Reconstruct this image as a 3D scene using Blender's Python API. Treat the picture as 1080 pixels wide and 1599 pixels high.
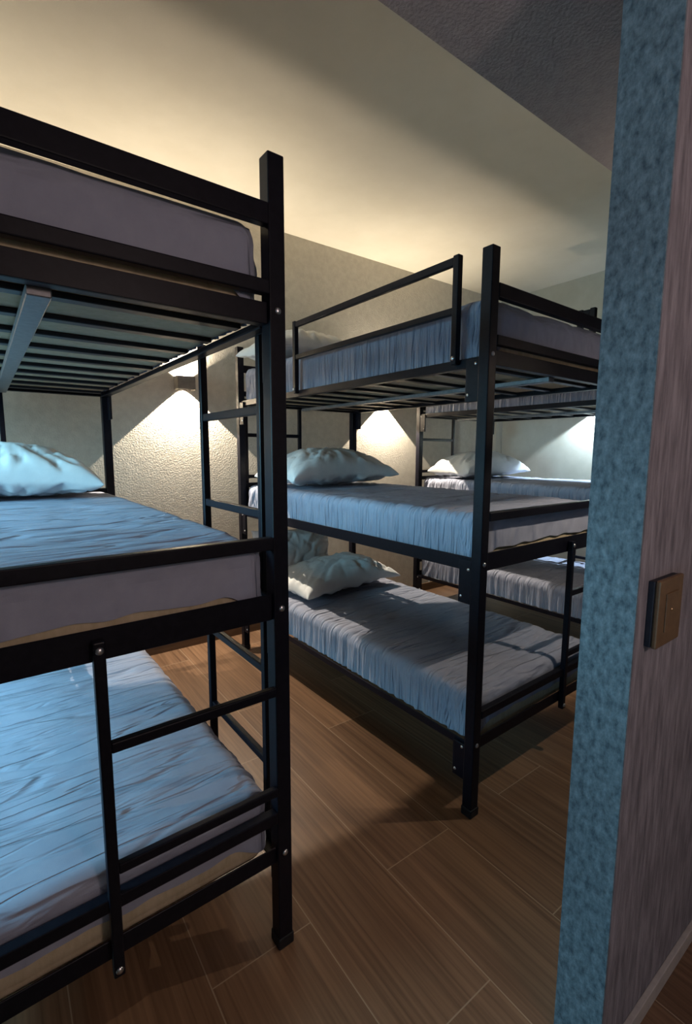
import bpy, bmesh, math, random
from mathutils import Vector, Matrix, noise
D = bpy.data; C = bpy.context.scene.collection
for o in list(D.objects): D.objects.remove(o)

# ------------------------------------------------------------------ camera
PITCH, YAW, F_PX = 0.1258, -0.6347, 743.05
cam = D.cameras.new('camera'); co = D.objects.new('camera', cam); C.objects.link(co)
co.location = (0, 0, 1.38); co.rotation_euler = (math.pi/2 - PITCH, -0.0037, YAW)
cam.sensor_fit = 'VERTICAL'; cam.sensor_height = 24; cam.lens = 24*F_PX/1599; cam.clip_start = .02
bpy.context.scene.camera = co
sc = bpy.context.scene
sc.view_settings.view_transform = 'Standard'; sc.view_settings.look = 'None'
sc.view_settings.gamma = 1; sc.view_settings.use_curve_mapping = False
sc.view_settings.exposure = 0.2
# ------------------------------------------------------------------ light
W = D.worlds.new('world'); sc.world = W; W.use_nodes = True
W.node_tree.nodes['Background'].inputs[0].default_value = (.35, .5, .7, 1)
W.node_tree.nodes['Background'].inputs[1].default_value = .3

def area(name, loc, rot, sx, sy, power, col, spread=math.pi):
    l = D.lights.new(name, 'AREA'); l.shape = 'RECTANGLE'; l.size = sx; l.size_y = sy
    l.energy = power; l.color = col; l.spread = spread
    o = D.objects.new(name, l); C.objects.link(o); o.location = loc; o.rotation_euler = rot
    return o
R = math.radians
# area lights added for assumed daylight from unseen windows at left, passage and room
area('assumed_daylight_passage', (-1.63, -.35, .70), (0, R(-90), 0), .7, .9, 13.5, (.20, .60, .98))
area('assumed_daylight_room', (-1.63, 2.0, 1.68), (0, R(-68), 0), 1.1, 1.3, 43, (.30, .68, .88), R(92))
# added fill without a fixture, behind the camera; brightens passage and bunk feet
pl = D.lights.new('passage_fill', 'POINT'); pl.energy = 22; pl.color = (1.0, .77, .72); pl.shadow_soft_size = .12
po = D.objects.new('passage_fill', pl); C.objects.link(po); po.location = (.62, -.95, 1.85)
SCONCE_UP, SCONCE_DOWN = 68.0, 120.0; SCONCE_COL = (1.0, .86, .68)

# ------------------------------------------------------------------ materials
def nd(nt, t, **kw):
    n = nt.nodes.new(t)
    for k, v in kw.items(): setattr(n, k, v)
    return n
def base_mat(name, rough=.6, metal=0.0, spec=.5):
    m = D.materials.new(name); m.use_nodes = True; nt = m.node_tree
    b = nt.nodes['Principled BSDF']; b.inputs['Roughness'].default_value = rough
    b.inputs['Metallic'].default_value = metal; b.inputs['Specular IOR Level'].default_value = spec
    return m, nt, b
def mottled(name, c1, c2, scale=(8, 8, 8), detail=6, rough=.8, bump=.2, bscale=120, dist=.002, metal=0, spec=.3, lo=.35, hi=.65):
    m, nt, b = base_mat(name, rough, metal, spec)
    tc = nd(nt, 'ShaderNodeTexCoord'); mp = nd(nt, 'ShaderNodeMapping'); mp.inputs['Scale'].default_value = scale
    nt.links.new(tc.outputs['Object'], mp.inputs[0])
    n = nd(nt, 'ShaderNodeTexNoise'); n.inputs['Scale'].default_value = 1; n.inputs['Detail'].default_value = detail
    n.inputs['Roughness'].default_value = .65
    nt.links.new(mp.outputs[0], n.inputs[0])
    r = nd(nt, 'ShaderNodeValToRGB'); r.color_ramp.elements[0].position = lo; r.color_ramp.elements[1].position = hi
    r.color_ramp.elements[0].color = (*c1, 1); r.color_ramp.elements[1].color = (*c2, 1)
    nt.links.new(n.outputs[0], r.inputs[0]); nt.links.new(r.outputs[0], b.inputs['Base Color'])
    if bump:
        n2 = nd(nt, 'ShaderNodeTexNoise'); n2.inputs['Scale'].default_value = bscale; n2.inputs['Detail'].default_value = 3
        nt.links.new(tc.outputs['Object'], n2.inputs[0])
        bp = nd(nt, 'ShaderNodeBump'); bp.inputs['Strength'].default_value = bump; bp.inputs['Distance'].default_value = dist
        nt.links.new(n2.outputs[0], bp.inputs['Height']); nt.links.new(bp.outputs[0], b.inputs['Normal'])
    return m
M = {}
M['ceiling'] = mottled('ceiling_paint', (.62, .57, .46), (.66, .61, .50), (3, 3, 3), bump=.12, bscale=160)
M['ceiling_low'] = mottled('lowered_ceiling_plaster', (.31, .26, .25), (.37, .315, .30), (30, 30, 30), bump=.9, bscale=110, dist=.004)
M['wall'] = mottled('textured_wall_plaster', (.52, .48, .41), (.60, .56, .48), (24, 24, 24), bump=.8, bscale=110, dist=.0035)
M['wall_side'] = mottled('side_wall_paint', (.50, .47, .38), (.56, .53, .44), (6, 6, 6), bump=.2)
M['partition'] = mottled('streaked_partition_finish', (.12, .11, .125), (.27, .25, .275), (60, 60, 7.0), detail=10, bump=.5, bscale=140, dist=.003)
M['jamb'] = mottled('brushed_concrete_finish', (.045, .065, .08), (.22, .27, .295), (70, 70, 42), detail=12, bump=.6, bscale=160, dist=.003, lo=.3, hi=.7)
M['skirting'] = mottled('skirting_tile', (.34, .31, .29), (.42, .39, .36), (20, 20, 20), bump=0, rough=.5)
M['skirt_wood'] = mottled('dark_skirting', (.10, .06, .035), (.16, .095, .055), (3, 30, 30), bump=0, rough=.5)
M['metal'] = mottled('black_powder_coat', (.003, .003, .007), (.006, .006, .011), (60, 60, 60), rough=.42, bump=.15, bscale=500, dist=.0006, spec=.18)
M['slat'] = mottled('dark_slat_metal', (.008, .008, .012), (.014, .014, .02), (60, 60, 60), rough=.4, bump=.1, bscale=500, dist=.0005)
M['support'] = mottled('grey_support_metal', (.16, .16, .17), (.22, .22, .23), (60, 60, 60), rough=.42, bump=.1, bscale=500, dist=.0005, metal=.6)
M['bolt'] = mottled('zinc_bolt', (.55, .55, .57), (.7, .7, .72), (80, 80, 80), rough=.28, bump=0, metal=1)
M['rubber'] = mottled('black_rubber', (.006, .006, .008), (.012, .012, .014), (80, 80, 80), rough=.6, bump=0)
M['core'] = mottled('cream_mattress_ticking', (.46, .38, .25), (.56, .47, .33), (40, 40, 14), rough=.9, bump=.3, bscale=260, dist=.001, spec=.1)
M['pillow'] = mottled('white_cotton', (.66, .68, .69), (.74, .75, .75), (10, 10, 10), rough=.9, bump=.3, bscale=380, dist=.001, spec=.15)
M['sconce'] = mottled('taupe_metal', (.19, .17, .15), (.24, .22, .19), (40, 40, 40), rough=.45, bump=0, metal=.2)
M['switch'] = mottled('bronze_plate', (.16, .095, .05), (.21, .13, .07), (40, 40, 40), rough=.4, bump=0, metal=.3)
M['switch_dark'] = mottled('dark_plastic', (.012, .014, .02), (.02, .022, .03), (40, 40, 40), rough=.5, bump=0)
M['screw'] = mottled('brass_screw', (.7, .5, .3), (.8, .6, .38), (40, 40, 40), rough=.3, bump=0, metal=1)
M['white_plastic'] = mottled('white_frame_paint', (.5, .5, .48), (.56, .56, .54), (9, 9, 9), rough=.5, bump=0)

def sheet_mat():
    m = mottled('grey_blue_sheet', (.28, .30, .385), (.32, .34, .425), (10, 10, 10), rough=.9, bump=.3, bscale=420, dist=.001, spec=.12)
    nt = m.node_tree; b = nt.nodes['Principled BSDF']
    old = b.inputs['Normal'].links[0].from_node
    tc = nd(nt, 'ShaderNodeTexCoord'); sp = nd(nt, 'ShaderNodeSeparateXYZ'); nt.links.new(tc.outputs['Object'], sp.inputs[0])
    def lines(rot, scale, width, dist=0.0):
        mp = nd(nt, 'ShaderNodeMapping'); mp.inputs['Rotation'].default_value = rot; mp.inputs['Scale'].default_value = scale
        nt.links.new(tc.outputs['Object'], mp.inputs[0])
        n = nd(nt, 'ShaderNodeTexNoise'); n.inputs['Scale'].default_value = 1; n.inputs['Detail'].default_value = 2.5; n.inputs['Distortion'].default_value = dist
        nt.links.new(mp.outputs[0], n.inputs[0])
        a = nd(nt, 'ShaderNodeMath', operation='SUBTRACT'); nt.links.new(n.outputs[0], a.inputs[0]); a.inputs[1].default_value = .5
        c = nd(nt, 'ShaderNodeMath', operation='ABSOLUTE'); nt.links.new(a.outputs[0], c.inputs[0])
        d = nd(nt, 'ShaderNodeMapRange'); d.interpolation_type = 'SMOOTHSTEP'; d.inputs[1].default_value = 0; d.inputs[2].default_value = width
        nt.links.new(c.outputs[0], d.inputs[0]); return d.outputs[0]
    t1 = lines((0, 0, R(7)), (1.1, 9, 1), .035, .5); t2 = lines((0, 0, R(-9)), (2.0, 17, 1), .05, .4)
    tm = nd(nt, 'ShaderNodeMath', operation='MULTIPLY_ADD'); nt.links.new(t2, tm.inputs[0]); tm.inputs[1].default_value = .4; nt.links.new(t1, tm.inputs[2])
    s1 = lines((0, 0, 0), (6, 52, 3.5), .16, .2)
    sm = nd(nt, 'ShaderNodeMapRange'); sm.inputs[1].default_value = .125; sm.inputs[2].default_value = .172; nt.links.new(sp.outputs[2], sm.inputs[0])
    mx = nd(nt, 'ShaderNodeMix'); nt.links.new(sm.outputs[0], mx.inputs[0]); nt.links.new(s1, mx.inputs[2]); nt.links.new(tm.outputs[0], mx.inputs[3])
    bp = nd(nt, 'ShaderNodeBump'); bp.inputs['Strength'].default_value = .8; bp.inputs['Distance'].default_value = .008
    nt.links.new(mx.outputs[0], bp.inputs['Height']); nt.links.new(old.outputs[0], bp.inputs['Normal']); nt.links.new(bp.outputs[0], b.inputs['Normal'])
    return m
M['sheet'] = sheet_mat()
def floor_mat():
    m, nt, b = base_mat('wood_look_floor_tile', .42, 0, .45)
    tc = nd(nt, 'ShaderNodeTexCoord'); sp = nd(nt, 'ShaderNodeSeparateXYZ'); nt.links.new(tc.outputs['Object'], sp.inputs[0])
    def mth(op, a, v):
        n = nd(nt, 'ShaderNodeMath', operation=op); nt.links.new(a, n.inputs[0]); n.inputs[1].default_value = v; return n.outputs[0]
    u = mth('ADD', sp.outputs[1], 12.0 - 1.06 + 0.0); v = mth('ADD', sp.outputs[0], 6.3 - .357)
    cb = nd(nt, 'ShaderNodeCombineXYZ'); nt.links.new(u, cb.inputs[0]); nt.links.new(v, cb.inputs[1])
    br = nd(nt, 'ShaderNodeTexBrick'); br.offset = .3417; br.offset_frequency = 2; br.squash = 1
    br.inputs['Scale'].default_value = 1; br.inputs['Brick Width'].default_value = 1.2; br.inputs['Row Height'].default_value = .3
    br.inputs['Mortar Size'].default_value = .0018; br.inputs['Mortar Smooth'].default_value = .1; br.inputs['Bias'].default_value = 0
    br.inputs['Color1'].default_value = (0, 0, 0, 1); br.inputs['Color2'].default_value = (1, 1, 1, 1); br.inputs['Mortar'].default_value = (.5, .5, .5, 1)
    nt.links.new(cb.outputs[0], br.inputs[0])
    # per-plank shift of the grain
    ad = nd(nt, 'ShaderNodeVectorMath', operation='MULTIPLY_ADD')
    nt.links.new(br.outputs['Color'], ad.inputs[0]); ad.inputs[1].default_value = (7, 3, 0); nt.links.new(cb.outputs[0], ad.inputs[2])
    mp = nd(nt, 'ShaderNodeMapping'); mp.inputs['Scale'].default_value = (1.6, 75, 1); nt.links.new(ad.outputs[0], mp.inputs[0])
    n1 = nd(nt, 'ShaderNodeTexNoise'); n1.inputs['Scale'].default_value = 1; n1.inputs['Detail'].default_value = 7; n1.inputs['Distortion'].default_value = .6
    nt.links.new(mp.outputs[0], n1.inputs[0])
    mp2 = nd(nt, 'ShaderNodeMapping'); mp2.inputs['Scale'].default_value = (1.1, 9, 1); nt.links.new(ad.outputs[0], mp2.inputs[0])
    n2 = nd(nt, 'ShaderNodeTexNoise'); n2.inputs['Scale'].default_value = 1; n2.inputs['Detail'].default_value = 4; nt.links.new(mp2.outputs[0], n2.inputs[0])
    r = nd(nt, 'ShaderNodeValToRGB'); e = r.color_ramp.elements
    e[0].position = .33; e[0].color = (.088, .046, .025, 1); e[1].position = .70; e[1].color = (.25, .148, .085, 1)
    mx = nd(nt, 'ShaderNodeMath', operation='MULTIPLY_ADD'); nt.links.new(n2.outputs[0], mx.inputs[0]); mx.inputs[1].default_value = .45
    mm = mth('MULTIPLY', n1.outputs[0], .62); nt.links.new(mm, mx.inputs[2]); nt.links.new(mx.outputs[0], r.inputs[0])
    tint = nd(nt, 'ShaderNodeMix', data_type='RGBA', blend_type='MULTIPLY'); tint.inputs[0].default_value = 1
    tr = nd(nt, 'ShaderNodeValToRGB'); tr.color_ramp.elements[0].color = (.78, .76, .76, 1); tr.color_ramp.elements[1].color = (1.05, 1.02, 1, 1)
    nt.links.new(br.outputs['Color'], tr.inputs[0]); nt.links.new(r.outputs[0], tint.inputs[6]); nt.links.new(tr.outputs[0], tint.inputs[7])
    gm = nd(nt, 'ShaderNodeMix', data_type='RGBA'); nt.links.new(br.outputs['Fac'], gm.inputs[0]); nt.links.new(tint.outputs[2], gm.inputs[6])
    gm.inputs[7].default_value = (.30, .22, .15, 1)
    nt.links.new(gm.outputs[2], b.inputs['Base Color'])
    bp = nd(nt, 'ShaderNodeBump'); bp.inputs['Strength'].default_value = .25; bp.inputs['Distance'].default_value = .002
    nt.links.new(n1.outputs[0], bp.inputs['Height']); nt.links.new(bp.outputs[0], b.inputs['Normal'])
    return m
M['floor'] = floor_mat()

# ------------------------------------------------------------------ mesh helpers
def box(bm, x0, x1, y0, y1, z0, z1, bev=0.0, seg=2):
    t = bmesh.new()
    bmesh.ops.create_cube(t, size=1)
    for v in t.verts:
        v.co = Vector(((x0+x1)/2 + v.co.x*(x1-x0), (y0+y1)/2 + v.co.y*(y1-y0), (z0+z1)/2 + v.co.z*(z1-z0)))
    if bev: bmesh.ops.bevel(t, geom=list(t.edges), offset=bev, segments=seg, profile=.5, affect='EDGES')
    me = D.meshes.new('tmp'); t.to_mesh(me); t.free(); bm.from_mesh(me); D.meshes.remove(me)
    return bm
def dome(bm, c, axis, r, h):
    """flattened dome (bolt head) whose flat side sits at c, pointing along axis"""
    t = bmesh.new(); bmesh.ops.create_uvsphere(t, u_segments=16, v_segments=8, radius=r)
    for v in t.verts: v.co.z = max(v.co.z, 0)*h/r
    bmesh.ops.recalc_face_normals(t, faces=t.faces)
    q = Vector((0, 0, 1)).rotation_difference(Vector(axis)).to_matrix().to_4x4()
    bmesh.ops.transform(t, matrix=Matrix.Translation(c) @ q, verts=t.verts)
    me = D.meshes.new('tmp'); t.to_mesh(me); t.free(); bm.from_mesh(me); D.meshes.remove(me)
    return bm
def obj(name, bm, mat, parent=None, smooth=False):
    me = D.meshes.new(name); bm.to_mesh(me); bm.free()
    me.materials.append(mat)
    if smooth:
        for p in me.polygons: p.use_smooth = True
    o = D.objects.new(name, me); C.objects.link(o)
    if parent: o.parent = parent
    return o
def link_mesh(name, me, parent=None):
    o = D.objects.new(name, me); C.objects.link(o)
    if parent: o.parent = parent
    return o
def struct(name, bm, mat):
    o = obj(name, bm, mat); o['kind'] = 'structure'; return o
def thing(name, label, cat, loc, rz=0, group=None):
    o = D.objects.new(name, None); C.objects.link(o); o.location = loc; o.rotation_euler = (0, 0, rz)
    o.empty_display_size = .1
    o['label'] = label; o['category'] = cat
    if group: o['group'] = group
    return o
nb = bmesh.new

# ------------------------------------------------------------------ structure
XL, XR, YH, YB, HC, HL = -1.6, 4.47, 3.28, -1.6, 2.98, 2.40
JX, PF, PB, CD = .986, .385, .49, .942     # end of the partition, its two faces, edge of the lowered ceiling
struct('floor', box(nb(), XL-.1, XR+.1, YB-.1, YH+.1, -.08, 0), M['floor'])
struct('ceiling', box(nb(), XL-.1, XR+.1, CD, YH+.1, HC, HC+.1), M['ceiling'])
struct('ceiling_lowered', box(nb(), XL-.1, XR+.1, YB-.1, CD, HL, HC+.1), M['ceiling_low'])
struct('wall_back', box(nb(), XL-.1, XR+.1, YH, YH+.1, 0, HC), M['wall'])
struct('wall_right', box(nb(), XR, XR+.1, PB, YH, 0, HC), M['wall_side'])
def wall_with_hole(x0, x1, holes, y0, y1, z1):
    bm = nb(); ys = y0
    for (a, b, c, d) in sorted(holes):
        box(bm, x0, x1, ys, a, 0, z1); box(bm, x0, x1, a, b, 0, c); box(bm, x0, x1, a, b, d, z1); ys = b
    box(bm, x0, x1, ys, y1, 0, z1); return bm
struct('wall_left', wall_with_hole(XL-.1, XL, [(-.8, .1, .5, 2.2), (1.35, 2.65, .7, 2.2)], YB, YH, HL), M['wall_side'])  # both openings are assumed, out of view, to let the added daylight in
struct('wall_left_upper', box(nb(), XL-.1, XL, CD, YH, HL, HC), M['wall_side'])
for i, (a, b, c, d) in enumerate([(-.8, .1, .5, 2.2), (1.35, 2.65, .7, 2.2)]):
    bm = nb()
    for (y0, y1, z0, z1) in [(a, a+.03, c, d), (b-.03, b, c, d), (a+.03, b-.03, c, c+.03), (a+.03, b-.03, d-.03, d)]:
        box(bm, XL-.02, XL+.01, y0, y1, z0, z1, .003)
    struct('assumed_window_%d' % (i+1), bm, M['white_plastic'])  # assumed frames, out of view, around the added daylight
struct('wall_partition', box(nb(), JX+.004, XR, PF, PB, 0, HL), M['partition'])
struct('trim_1', box(nb(), JX, JX+.004, PF+.0005, PB, 0, HL), M['jamb'])
struct('wall_front', box(nb(), XL, -.34, PF, PB, 0, HL), M['partition'])
struct('wall_passage_end', box(nb(), XL, XR, YB-.1, YB, 0, HL), M['wall_side'])
struct('wall_passage_right', box(nb(), XR-.5, XR-.4, YB, PF, 0, HL), M['wall_side'])
struct('baseboard_partition', box(nb(), JX+.004, XR-.5, PF-.013, PF, 0, .045, .002), M['skirting'])
struct('baseboard_back', box(nb(), XL, XR, YH-.012, YH, 0, .075, .002), M['skirt_wood'])
struct('baseboard_right', box(nb(), XR-.012, XR, PB, YH-.012, 0, .075, .002), M['skirt_wood'])
# slim square column where the back wall meets the right wall
struct('trim_2', box(nb(), XR-.11, XR, YH-.07, YH, .075, HC), M['wall_side'])

# ------------------------------------------------------------------ triple bunk beds
BW, BL = .95, 1.94           # post centre to post centre
HX, HY = BW/2, BL/2
T = .0425/2                  # half post
TOPZ = 2.054
BEAM = [(.2616, .308), (.9525, 1.020), (1.6795, 1.7283)]
ROTZ = .019
def rail_L(bm, axis, fixed, a, b, z0, z1, inward):
    """angle iron: upright plate and a flange at its lower edge turned inwards"""
    t = .005; fl = .032
    if axis == 'x':
        y0, y1 = sorted((fixed, fixed + inward*t)); box(bm, a, b, y0, y1, z0, z1, .0012, 1)
        y0, y1 = sorted((fixed + inward*t, fixed + inward*fl)); box(bm, a, b, y0, y1, z0, z0+t, .0012, 1)
    else:
        x0, x1 = sorted((fixed, fixed + inward*t)); box(bm, x0, x1, a, b, z0, z1, .0012, 1)
        x0, x1 = sorted((fixed + inward*t, fixed + inward*fl)); box(bm, x0, x1, a, b, z0, z0+t, .0012, 1)
    return bm
def make_bunk(near_corner, near_sx, label, side_guards=(), side_ladders=(), stile_x=.42):
    """near_corner = floor point of the post at local (near_sx*HX, -HY)"""
    c, s = math.cos(ROTZ), math.sin(ROTZ); lx, ly = near_sx*HX, -HY
    loc = (near_corner[0] - (lx*c - ly*s), near_corner[1] - (lx*s + ly*c), 0)
    t = thing('bunk_bed', label, 'bunk bed', loc, ROTZ, 'black steel triple bunk beds')
    for sx in (-1, 1):
        for sy in (-1, 1):
            x, y = sx*HX, sy*HY
            p = obj('post', box(nb(), x-T, x+T, y-T, y+T, .03, TOPZ, .003), M['metal'], t)
            bm = box(nb(), x-T-.003, x+T+.003, y-T-.003, y+T+.003, 0, .034, .004)
            obj('foot_cap', bm, M['rubber'], p)
            for (z0, z1) in BEAM:
                if z1 > 1.9: continue
                obj('bolt', dome(nb(), (x, y+sy*T, z0+.03), (0, sy, 0), .0085, .005), M['bolt'], p, True)
    for (z0, z1) in BEAM:
        for sy in (-1, 1):
            r = rail_L(nb(), 'x', sy*(HY+.008), -HX+T, HX-T, z0, z1, -sy)
            obj('end_rail', r, M['metal'], t)
        for sx in (-1, 1):
            so = sx*(HX+.006)
            r = obj('side_rail', rail_L(nb(), 'y', so, -HY+T, HY-T, z0-.004, z1-.02, -sx), M['metal'], t)
            for sy in (-1, 1):
                ya, yb = sorted((sy*(HY-T), sy*(HY-T-.055)))
                bk = obj('bracket', box(nb(), *sorted((so+sx*.0005, so+sx*.012)), ya, yb, z0-.125, z1-.03, .002), M['metal'], r)
                obj('bolt', dome(nb(), (so+sx*.012, sy*(HY-T-.042), z0-.10), (sx, 0, 0), .006, .004), M['bolt'], r, True)
                obj('bolt', dome(nb(), (so+sx*.012, sy*(HY-T-.012), z0+.004), (sx, 0, 0), .006, .004), M['bolt'], r, True)
        n = 10
        for k in range(n):
            y = -HY + .11 + k*(BL-.22)/(n-1)
            obj('slat', box(nb(), -HX+.04, HX-.04, y-.017, y+.017, z0+.0055, z0+.018, .002, 1), M['slat'], t)
        obj('center_support', box(nb(), -.021, .021, -HY+.035, HY-.035, z0-.014, z0+.005, .002, 1), M['support'], t)
    # horizontal bars of both ends
    for (zt, h) in [(1.943, .047), (1.7755, .032), (1.1685, .032), (.4207, .032)]:
        for sy in (-1, 1):
            y = sy*(HY+.010)
            obj('end_bar', box(nb(), -HX+T, HX-T, y-.013, y+.013, zt-h, zt, .003), M['metal'], t)
    # ladder modules: (centre line fixed coordinate, axis, two stile positions, z0, z1)
    def ladder(axis, fixed, a, b, z0, z1, out, only_a=False):
        w = .0115; rz = [z1-.235, z1-.515]
        L = D.objects.new('ladder', None); C.objects.link(L); L.parent = t; L.empty_display_size = .05
        for q in ((a,) if only_a else (a, b)):
            bm = nb()
            if axis == 'x': box(bm, q-w, q+w, fixed-w, fixed+w, z0, z1, .003)
            else: box(bm, fixed-w, fixed+w, q-w, q+w, z0, z1, .003)
            obj('stile', bm, M['metal'], L)
        for z in rz:
            lo, hi = sorted((a, b)); lo += w; hi -= w
            if axis == 'x': rb = box(nb(), lo, hi, fixed-.009, fixed+.009, z-.012, z+.012, .003)
            else: rb = box(nb(), fixed-.009, fixed+.009, lo, hi, z-.012, z+.012, .003)
            obj('rung', rb, M['metal'], L)
        for q in ((a,) if only_a else (a, b)):
            for z in (z0+.018, z1-.018):
                if axis == 'x': d = dome(nb(), (q, fixed+out*w, z), (0, out, 0), .0085, .006)
                else: d = dome(nb(), (fixed+out*w, q, z), (out, 0, 0), .0085, .006)
                obj('bolt', d, M['bolt'], L, True)
    LO, UP = (.232, 1.000), (.945, 1.725)
    ladder('x', -(HY+.008+.0125), HX-stile_x, HX-T+.01, *LO, -1, only_a=True)   # foot end, lower
    ladder('x', HY+.008+.0125, -HX+.045, -HX+.47, *UP, 1)             # head end, upper
    for (sx, ya, yb, zz) in side_ladders:
        for r in zz: ladder('y', sx*(HX+.006+.0125), -HY+ya, -HY+yb, *r, sx)
    for sx, y1 in side_guards:
        x = sx*(HX+.006+.0125); w = .0125
        y0 = -HY+.125; y1 -= HY
        G = D.objects.new('side_guard', None); C.objects.link(G); G.parent = t; G.empty_display_size = .05
        for y in (y0, y1): obj('stile', box(nb(), x-w, x+w, y-w, y+w, 1.69, 2.062, .003), M['metal'], G)
        for (z0, z1) in [(2.030, 2.058), (1.865, 1.889)]:
            obj('guard_bar', box(nb(), x-.010, x+.010, y0+w, y1-w, z0, z1, .003), M['metal'], G)
        for y in (y0, y1): obj('bolt', dome(nb(), (x+sx*w, y, 1.712), (sx, 0, 0), .0085, .006), M['bolt'], G, True)
    return t
LOZ, UPZ = (.232, 1.000), (.945, 1.725)
bunkA = make_bunk((.566, 1.064), 1, 'black steel triple bunk bed closest to the camera, cut off by the left edge', (), [(1, .105, .515, [LOZ, UPZ])], .423)
bunkB = make_bunk((1.378, 1.062), -1, 'black steel triple bunk bed in the middle, with a guard frame on its top bed', ((-1, 1.21), (1, .185)), [], .336)
bunkC = make_bunk((3.055, 1.075), -1, 'black steel triple bunk bed furthest back on the right, seen through the middle bunk', (), [(1, .6, 1.0, [LOZ])], .423)

# ------------------------------------------------------------------ mattresses with fitted sheets
def ridge(v, w):
    return max(0.0, 1 - abs(v)/w)
def sheet_mesh(name, lx, ly, h, seed, slope=.25):
    """fitted sheet: rounded box shell, open below, ruffled long sides, creased top"""
    r = .05; ax, ay = lx/2, ly/2
    bm = nb(); nx, ny, nz = int(lx/.0125), int(ly/.0065), 14
    so = Vector((seed*13.7, seed*5.1, seed*3.3))
    def place(p, side):
        q = Vector((min(max(p.x, -ax+r), ax-r), min(max(p.y, -ay+r), ay-r), min(p.z, h-r)))
        d = p - q
        if d.length > 1e-9: n = d.normalized(); pos = q + n*r
        else: n = Vector((0, 0, 1)); pos = p.copy()
        x, y, z = pos
        disp = 0.0
        topw = max(0, n.z)
        # creases across the bed, wandering a little
        if topw > .2:
            wv = noise.noise(Vector((x*1.3, y*.9, 2))*1.6 + so)*.16
            yy = y + slope*x + wv
            m1 = .5 + .5*noise.noise(Vector((x*2.1, y*2.3, 7)) + so)
            c1 = noise.noise(Vector((x*.9, yy*7.5, 0)) + so)
            c2 = noise.noise(Vector((x*1.5+9, yy*15, 4)) + so)
            disp += -.013*ridge(c1, .14)*m1 - .007*ridge(c2, .2)*(1.1-m1) + .0025*noise.noise(Vector((x*4, y*9, 1)) + so)
            disp *= topw
        sw = math.sqrt(max(0, 1-topw*topw))
        if sw > .05:
            dep = min(1, max(0, (h - z)/h*1.25 + .12))
            if abs(n.x) > .5:     # long sides: gathered
                cy = -ay if y < 0 else ay
                near = max(0, 1-abs(y-cy)/.26)
                ph = y + (z-.02)*1.2*near*(-1 if y < 0 else 1)
                g = noise.noise(Vector((ph*34, z*3.0, seed*2+1)))
                g2 = noise.noise(Vector((ph*75, z*4.5, seed*2+7)))
                disp += (g*.013 + g2*.006)*dep*sw*(1 - .3*near)
                disp += .012*near*noise.noise(Vector((ph*16, z*6, 5)) + so)
            else:
                disp += (.0022*noise.noise(Vector((x*9, z*6, seed))) + .0012*noise.noise(Vector((x*40, z*8, seed))) * (1-z/h))*sw
        cr = abs(n.x*n.y)*2          # 1 on the upright corners, next to the posts
        q = pos + n*disp*(1-cr) - n*.006*cr
        lim = HX-.0015 + .02*min(1, max(0, (z-.03)/.05))     # the hem stays inside the side rails
        q.x = min(max(q.x, -lim), lim); q.y = min(max(q.y, -HY+.004), HY-.004)
        return q
    # build: cross-shaped strip grid, top + sides
    idx = {}
    def V(i, j, k):
        key = (i, j, k)
        if key in idx: return idx[key]
        x = -ax + lx*i/nx; y = -ay + ly*j/ny
        if k == nz: z = h
        else:
            hem = (.056 + .003*math.sin(x*11+seed) + .0015*math.sin(x*61) + .003*math.sin(x*37+2)) if j in (0, ny) else .004
            if j in (0, ny):
                e = min(1, (ax-abs(x))/.12); hem = .004 + (hem-.004)*e*e*(3-2*e)
            z = hem + (h-hem)*k/nz
        v = bm.verts.new(place(Vector((x, y, z)), 0)); idx[key] = v; return v
    # spacing rounded near the edges: remap index so that edge cells are dense
    for i in range(nx):
        for j in range(ny):
            bm.faces.new((V(i, j, nz), V(i+1, j, nz), V(i+1, j+1, nz), V(i, j+1, nz)))
    for k in range(nz):
        for i in range(nx):
            bm.faces.new((V(i, 0, k), V(i+1, 0, k), V(i+1, 0, k+1), V(i, 0, k+1)))
            bm.faces.new((V(i+1, ny, k), V(i, ny, k), V(i, ny, k+1), V(i+1, ny, k+1)))
        for j in range(ny):
            bm.faces.new((V(0, j+1, k), V(0, j, k), V(0, j, k+1), V(0, j+1, k+1)))
            bm.faces.new((V(nx, j, k), V(nx, j+1, k), V(nx, j+1, k+1), V(nx, j, k+1)))
    bmesh.ops.recalc_face_normals(bm, faces=bm.faces)
    me = D.meshes.new(name); bm.to_mesh(me); bm.free(); me.materials.append(M['sheet'])
    for p in me.polygons: p.use_smooth = True
    return me
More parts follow.
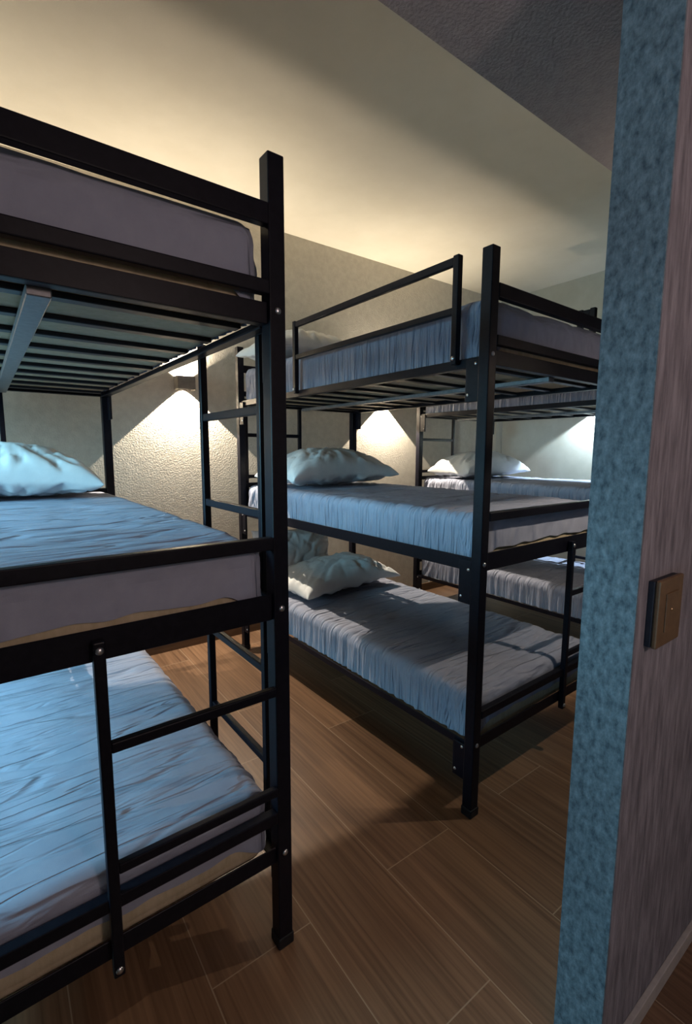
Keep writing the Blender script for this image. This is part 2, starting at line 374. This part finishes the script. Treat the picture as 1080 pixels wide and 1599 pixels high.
def core_mesh(lx, ly, h):
    """mattress core: rounded at its upright corners, with piping round the lower edge and slight gathers"""
    bm = nb(); r = .055; n = 8; ring = []
    for (cx, cy, a0) in [(1, 1, 0), (-1, 1, 90), (-1, -1, 180), (1, -1, 270)]:
        for k in range(n+1):
            a = math.radians(a0 + 90*k/n)
            ring.append((cx*(lx/2-r), cy*(ly/2-r), math.cos(a), math.sin(a)))
    pts = []
    for i, a in enumerate(ring):
        b = ring[(i+1) % len(ring)]
        pa = Vector((a[0]+a[2]*r, a[1]+a[3]*r)); pb = Vector((b[0]+b[2]*r, b[1]+b[3]*r))
        m = max(1, int((pb-pa).length/.012))
        for k in range(m):
            f = k/m; p = pa.lerp(pb, f); nn = Vector((a[2]*(1-f)+b[2]*f, a[3]*(1-f)+b[3]*f)).normalized()
            pts.append((p, nn))
    prof = [(-.02, 0), (-.006, .0005), (.0, .004), (.001, .009), (-.003, .013), (-.001, .022), (-.001, .036), (-.004, h-.045), (-.018, h-.02), (-.05, h-.012)]
    rings = []
    for (o, z) in prof:
        rr = []
        for (p, nn) in pts:
            g = noise.noise(Vector((p.x*45, p.y*45, z*12)))*.003 if .015 < z < .05 else 0
            rr.append(bm.verts.new((p.x+nn.x*(o+g), p.y+nn.y*(o+g), z)))
        rings.append(rr)
    N = len(pts)
    for a, b in zip(rings, rings[1:]):
        for i in range(N): bm.faces.new((a[i], a[(i+1) % N], b[(i+1) % N], b[i]))
    bm.faces.new(list(reversed(rings[0]))); bm.faces.new(rings[-1])
    me = D.meshes.new('mattress_core'); bm.to_mesh(me); bm.free(); me.materials.append(M['core'])
    for p in me.polygons: p.use_smooth = len(p.vertices) == 4
    return me
MX, MY, MH = BW-2*T+.008, BL-.027, .186
sheets = [sheet_mesh('fitted_sheet', MX, MY, MH, s, sl) for s, sl in ((1, -.05), (2, .22), (3, .12))]
core = core_mesh(MX-.022, MY-.014, MH-.004)
def world(b, x, y, z):
    c, s = math.cos(ROTZ), math.sin(ROTZ)
    return (b.location.x + x*c - y*s, b.location.y + x*s + y*c, z)
def mattress(b, lev, variant, label):
    t = thing('mattress', label, 'mattress', world(b, 0, 0, BEAM[lev][0]+.0185), ROTZ, 'mattresses in grey-blue fitted sheets')
    link_mesh('core', core, t); link_mesh('fitted_sheet', sheets[variant], t)
    if lev == 2: t.scale = (1, 1, 1.18)      # the top beds carry thicker mattresses
    return t
mattress(bunkA, 0, 1, 'mattress in a grey-blue sheet on the lowest bed of the bunk at the left edge')
mattress(bunkA, 1, 0, 'mattress in a grey-blue sheet on the middle bed of the bunk at the left edge')
mattress(bunkA, 2, 2, 'mattress on the top bed of the bunk at the left edge, seen from below')
mattress(bunkB, 0, 2, 'mattress in a grey-blue sheet on the lowest bed of the middle bunk, with two pillows')
mattress(bunkB, 1, 0, 'mattress with gathered blue sheet side on the middle bed of the middle bunk')
mattress(bunkB, 2, 1, 'mattress on the top bed of the middle bunk, behind the guard frame')
mattress(bunkC, 0, 1, 'mattress with dark gathered side on the lowest bed of the far right bunk')
mattress(bunkC, 1, 2, 'mattress in a grey sheet on the middle bed of the far right bunk')
mattress(bunkC, 2, 0, 'mattress on the top bed of the far right bunk, seen only from below')

# ------------------------------------------------------------------ pillows
def pillow_mesh(a, b, h, seed, sag=0.0, flat=.35):
    """a, b half sizes, h full thickness; lower side flatter; puckers radiate from the corners and seams"""
    bm = nb(); n = 72; m = 48; grid = {}
    so = Vector((seed*7.3, seed*2.9, seed))
    for sgn in (1, -1):
        for i in range(n+1):
            for j in range(m+1):
                if sgn < 0 and (i in (0, n) or j in (0, m)): grid[(sgn, i, j)] = grid[(1, i, j)]; continue
                u = -math.cos(math.pi*i/n); v = -math.cos(math.pi*j/m)
                x = a*u*(1-.10*(1-v*v)); y = b*v*(1-.10*(1-u*u))
                e = ((1-u*u)**.36)*((1-v*v)**.36)
                z = h*e*((1-flat) if sgn > 0 else -flat)
                if 0 < i < n and 0 < j < m:
                    ang = math.atan2(v, u); rad = math.hypot(u, v)
                    k = noise.noise(Vector((math.cos(ang)*6, math.sin(ang)*6, rad*1.3)) + so)
                    c = noise.noise(Vector((x*7+y*4, y*11-x*3, 3)) + so)
                    c2 = noise.noise(Vector((x*26+y*7, y*20, 1)) + so)
                    am = min(1, e*1.8)
                    z += sgn*(am*(k*.026*min(1, rad*1.1) - .014*ridge(c, .13) + .003*c2))
                z += sag*(abs(u)**3)*-1
                z += .010*noise.noise(Vector((u*2, v*2, 9)) + so)
                grid[(sgn, i, j)] = bm.verts.new((x, y, z))
        for i in range(n):
            for j in range(m):
                q = [grid[(sgn, i, j)], grid[(sgn, i+1, j)], grid[(sgn, i+1, j+1)], grid[(sgn, i, j+1)]]
                bm.faces.new(q if sgn > 0 else list(reversed(q)))
    zmin = min(v.co.z for v in bm.verts)
    for v in bm.verts: v.co.z -= zmin
    me = D.meshes.new('pillow'); bm.to_mesh(me); bm.free(); me.materials.append(M['pillow'])
    for p in me.polygons: p.use_smooth = True
    return me
def pillow(b, lev, x, y, label, a=.36, bb=.23, h=.18, seed=1, rz=0, tilt=0, dz=0, ry=0):
    z = BEAM[lev][0]+.0185+MH*(1.18 if lev == 2 else 1) + .004 + dz
    o = link_mesh('pillow', pillow_mesh(a, bb, h, seed, sag=.03))
    o.location = world(b, x, y, z); o.rotation_euler = (tilt, ry, ROTZ+rz)
    o['label'] = label; o['category'] = 'pillow'; o['group'] = 'white pillows at the heads of the beds'
    return o
pillow(bunkA, 1, -.04, .70, 'white pillow on the middle bed of the bunk at the left edge', .40, .24, .25, 1, R(-3))
pillow(bunkB, 1, -.02, .60, 'plump white pillow on the middle bed of the middle bunk', .43, .235, .235, 2, R(2), 0, .003)
pillow(bunkB, 0, -.02, .52, 'white pillow lying flat in front on the lowest bed of the middle bunk', .41, .22, .20, 3, R(5), 0, .003)
pillow(bunkB, 0, -.14, .895, 'white pillow leaning upright at the head of the lowest bed of the middle bunk', .32, .19, .13, 4, 0, R(84), .19)
pillow(bunkB, 2, -.155, .67, 'white pillow on the top bed of the middle bunk, its corner sticking out', .37, .24, .20, 5, R(4), 0, .003)
pillow(bunkC, 1, -.02, .66, 'white pillow on the middle bed of the far right bunk, behind a ladder', .44, .22, .225, 6, 0, 0, .003)

# ------------------------------------------------------------------ wall sconces
def sconce(x, y, rz, label, col=None, down=R(96), power=1.0, up=1.0):
    col = col or SCONCE_COL
    w, d, z0, z1, t = .058, .088, 1.783, 1.868, .004
    s = thing('wall_sconce', label, 'wall lamp', (x, y, 0), rz, 'up and down box sconces on the back wall')
    bm = nb(); y1 = 0; y0 = -d
    box(bm, -w, w, y0, y0+t, z0, z1, .001, 1); box(bm, -w, w, -t, 0, z0, z1, .001, 1)
    box(bm, -w, -w+t, y0+t, -t, z0, z1); box(bm, w-t, w, y0+t, -t, z0, z1)
    obj('housing', bm, M['sconce'], s)
    lm = D.materials.new('sconce_lamp_glow'); lm.use_nodes = True
    b = lm.node_tree.nodes['Principled BSDF']; b.inputs['Emission Color'].default_value = (1, .85, .6, 1); b.inputs['Emission Strength'].default_value = 6
    zm = (z0+z1)/2
    obj('divider', box(nb(), -w+t, w-t, y0+t, -t, zm-.0015, zm+.0015), M['sconce'], s)
    bm = nb(); box(bm, -.012, .012, -d/2-.012, -d/2+.012, zm-.0035, zm-.0015)
    obj('lamp', bm, lm, s)
    bm = nb(); box(bm, -.012, .012, -d/2-.012, -d/2+.012, zm+.0015, zm+.0035)
    obj('lamp', bm, lm, s)
    l = D.lights.new('sconce_uplight', 'SPOT'); l.spot_size = R(128); l.spot_blend = .85; l.energy = SCONCE_UP*up; l.color = col; l.shadow_soft_size = .002
    o = D.objects.new('sconce_uplight', l); C.objects.link(o); o.location = (0, -d/2, zm+.0065); o.rotation_euler = (math.pi, 0, 0); o.parent = s
    l = D.lights.new('sconce_downlight', 'SPOT'); l.energy = SCONCE_DOWN*power; l.color = col; l.shadow_soft_size = .003
    l.spot_size = down; l.spot_blend = .04
    o = D.objects.new('sconce_downlight', l); C.objects.link(o); o.location = (0, -d/2, zm-.0070); o.parent = s
sconce(1.055, YH, 0, 'box wall lamp lit up and down, in the gap between left and middle bunks')
sconce(2.815, YH, 0, 'box wall lamp shining down beside the middle bunk, mostly hidden behind its top rail')
sconce(-.75, YH, 0, 'assumed box wall lamp, unseen, on the back wall left of the left bunk')  # assumed lamp, out of view, adds light at the left

sconce(XR, 2.12, R(-90), 'added box wall lamp, unseen behind the partition, brightening the right wall beyond the far bunk', (.66, .84, 1.0), R(160), 1.3, .12)  # added cool lamp, out of view, to brighten the right wall

sconce(2.15, PB, R(180), 'assumed box wall lamp, unseen, on the room side of the partition, facing the middle bunk', None, R(150), .2, .1)  # assumed warm lamp, out of view, added to light the middle bunk's foot

# ------------------------------------------------------------------ light switch
s = thing('light_switch', 'bronze light switch plate on the streaked partition at the right edge', 'light switch', (1.09, PF, 1.06))
obj('back_box', box(nb(), -.058, .060, -.012, 0, -.068, .068, .002), M['switch_dark'], s)
obj('cover_plate', box(nb(), -.056, .060, -.022, -.012, -.070, .070, .003), M['switch'], s)
obj('rocker', box(nb(), -.026, .030, -.0245, -.022, -.040, .040, .001), M['switch'], s)
obj('screw', dome(nb(), (.002, -.0245, .004), (0, -1, 0), .004, .002), M['screw'], s, True)
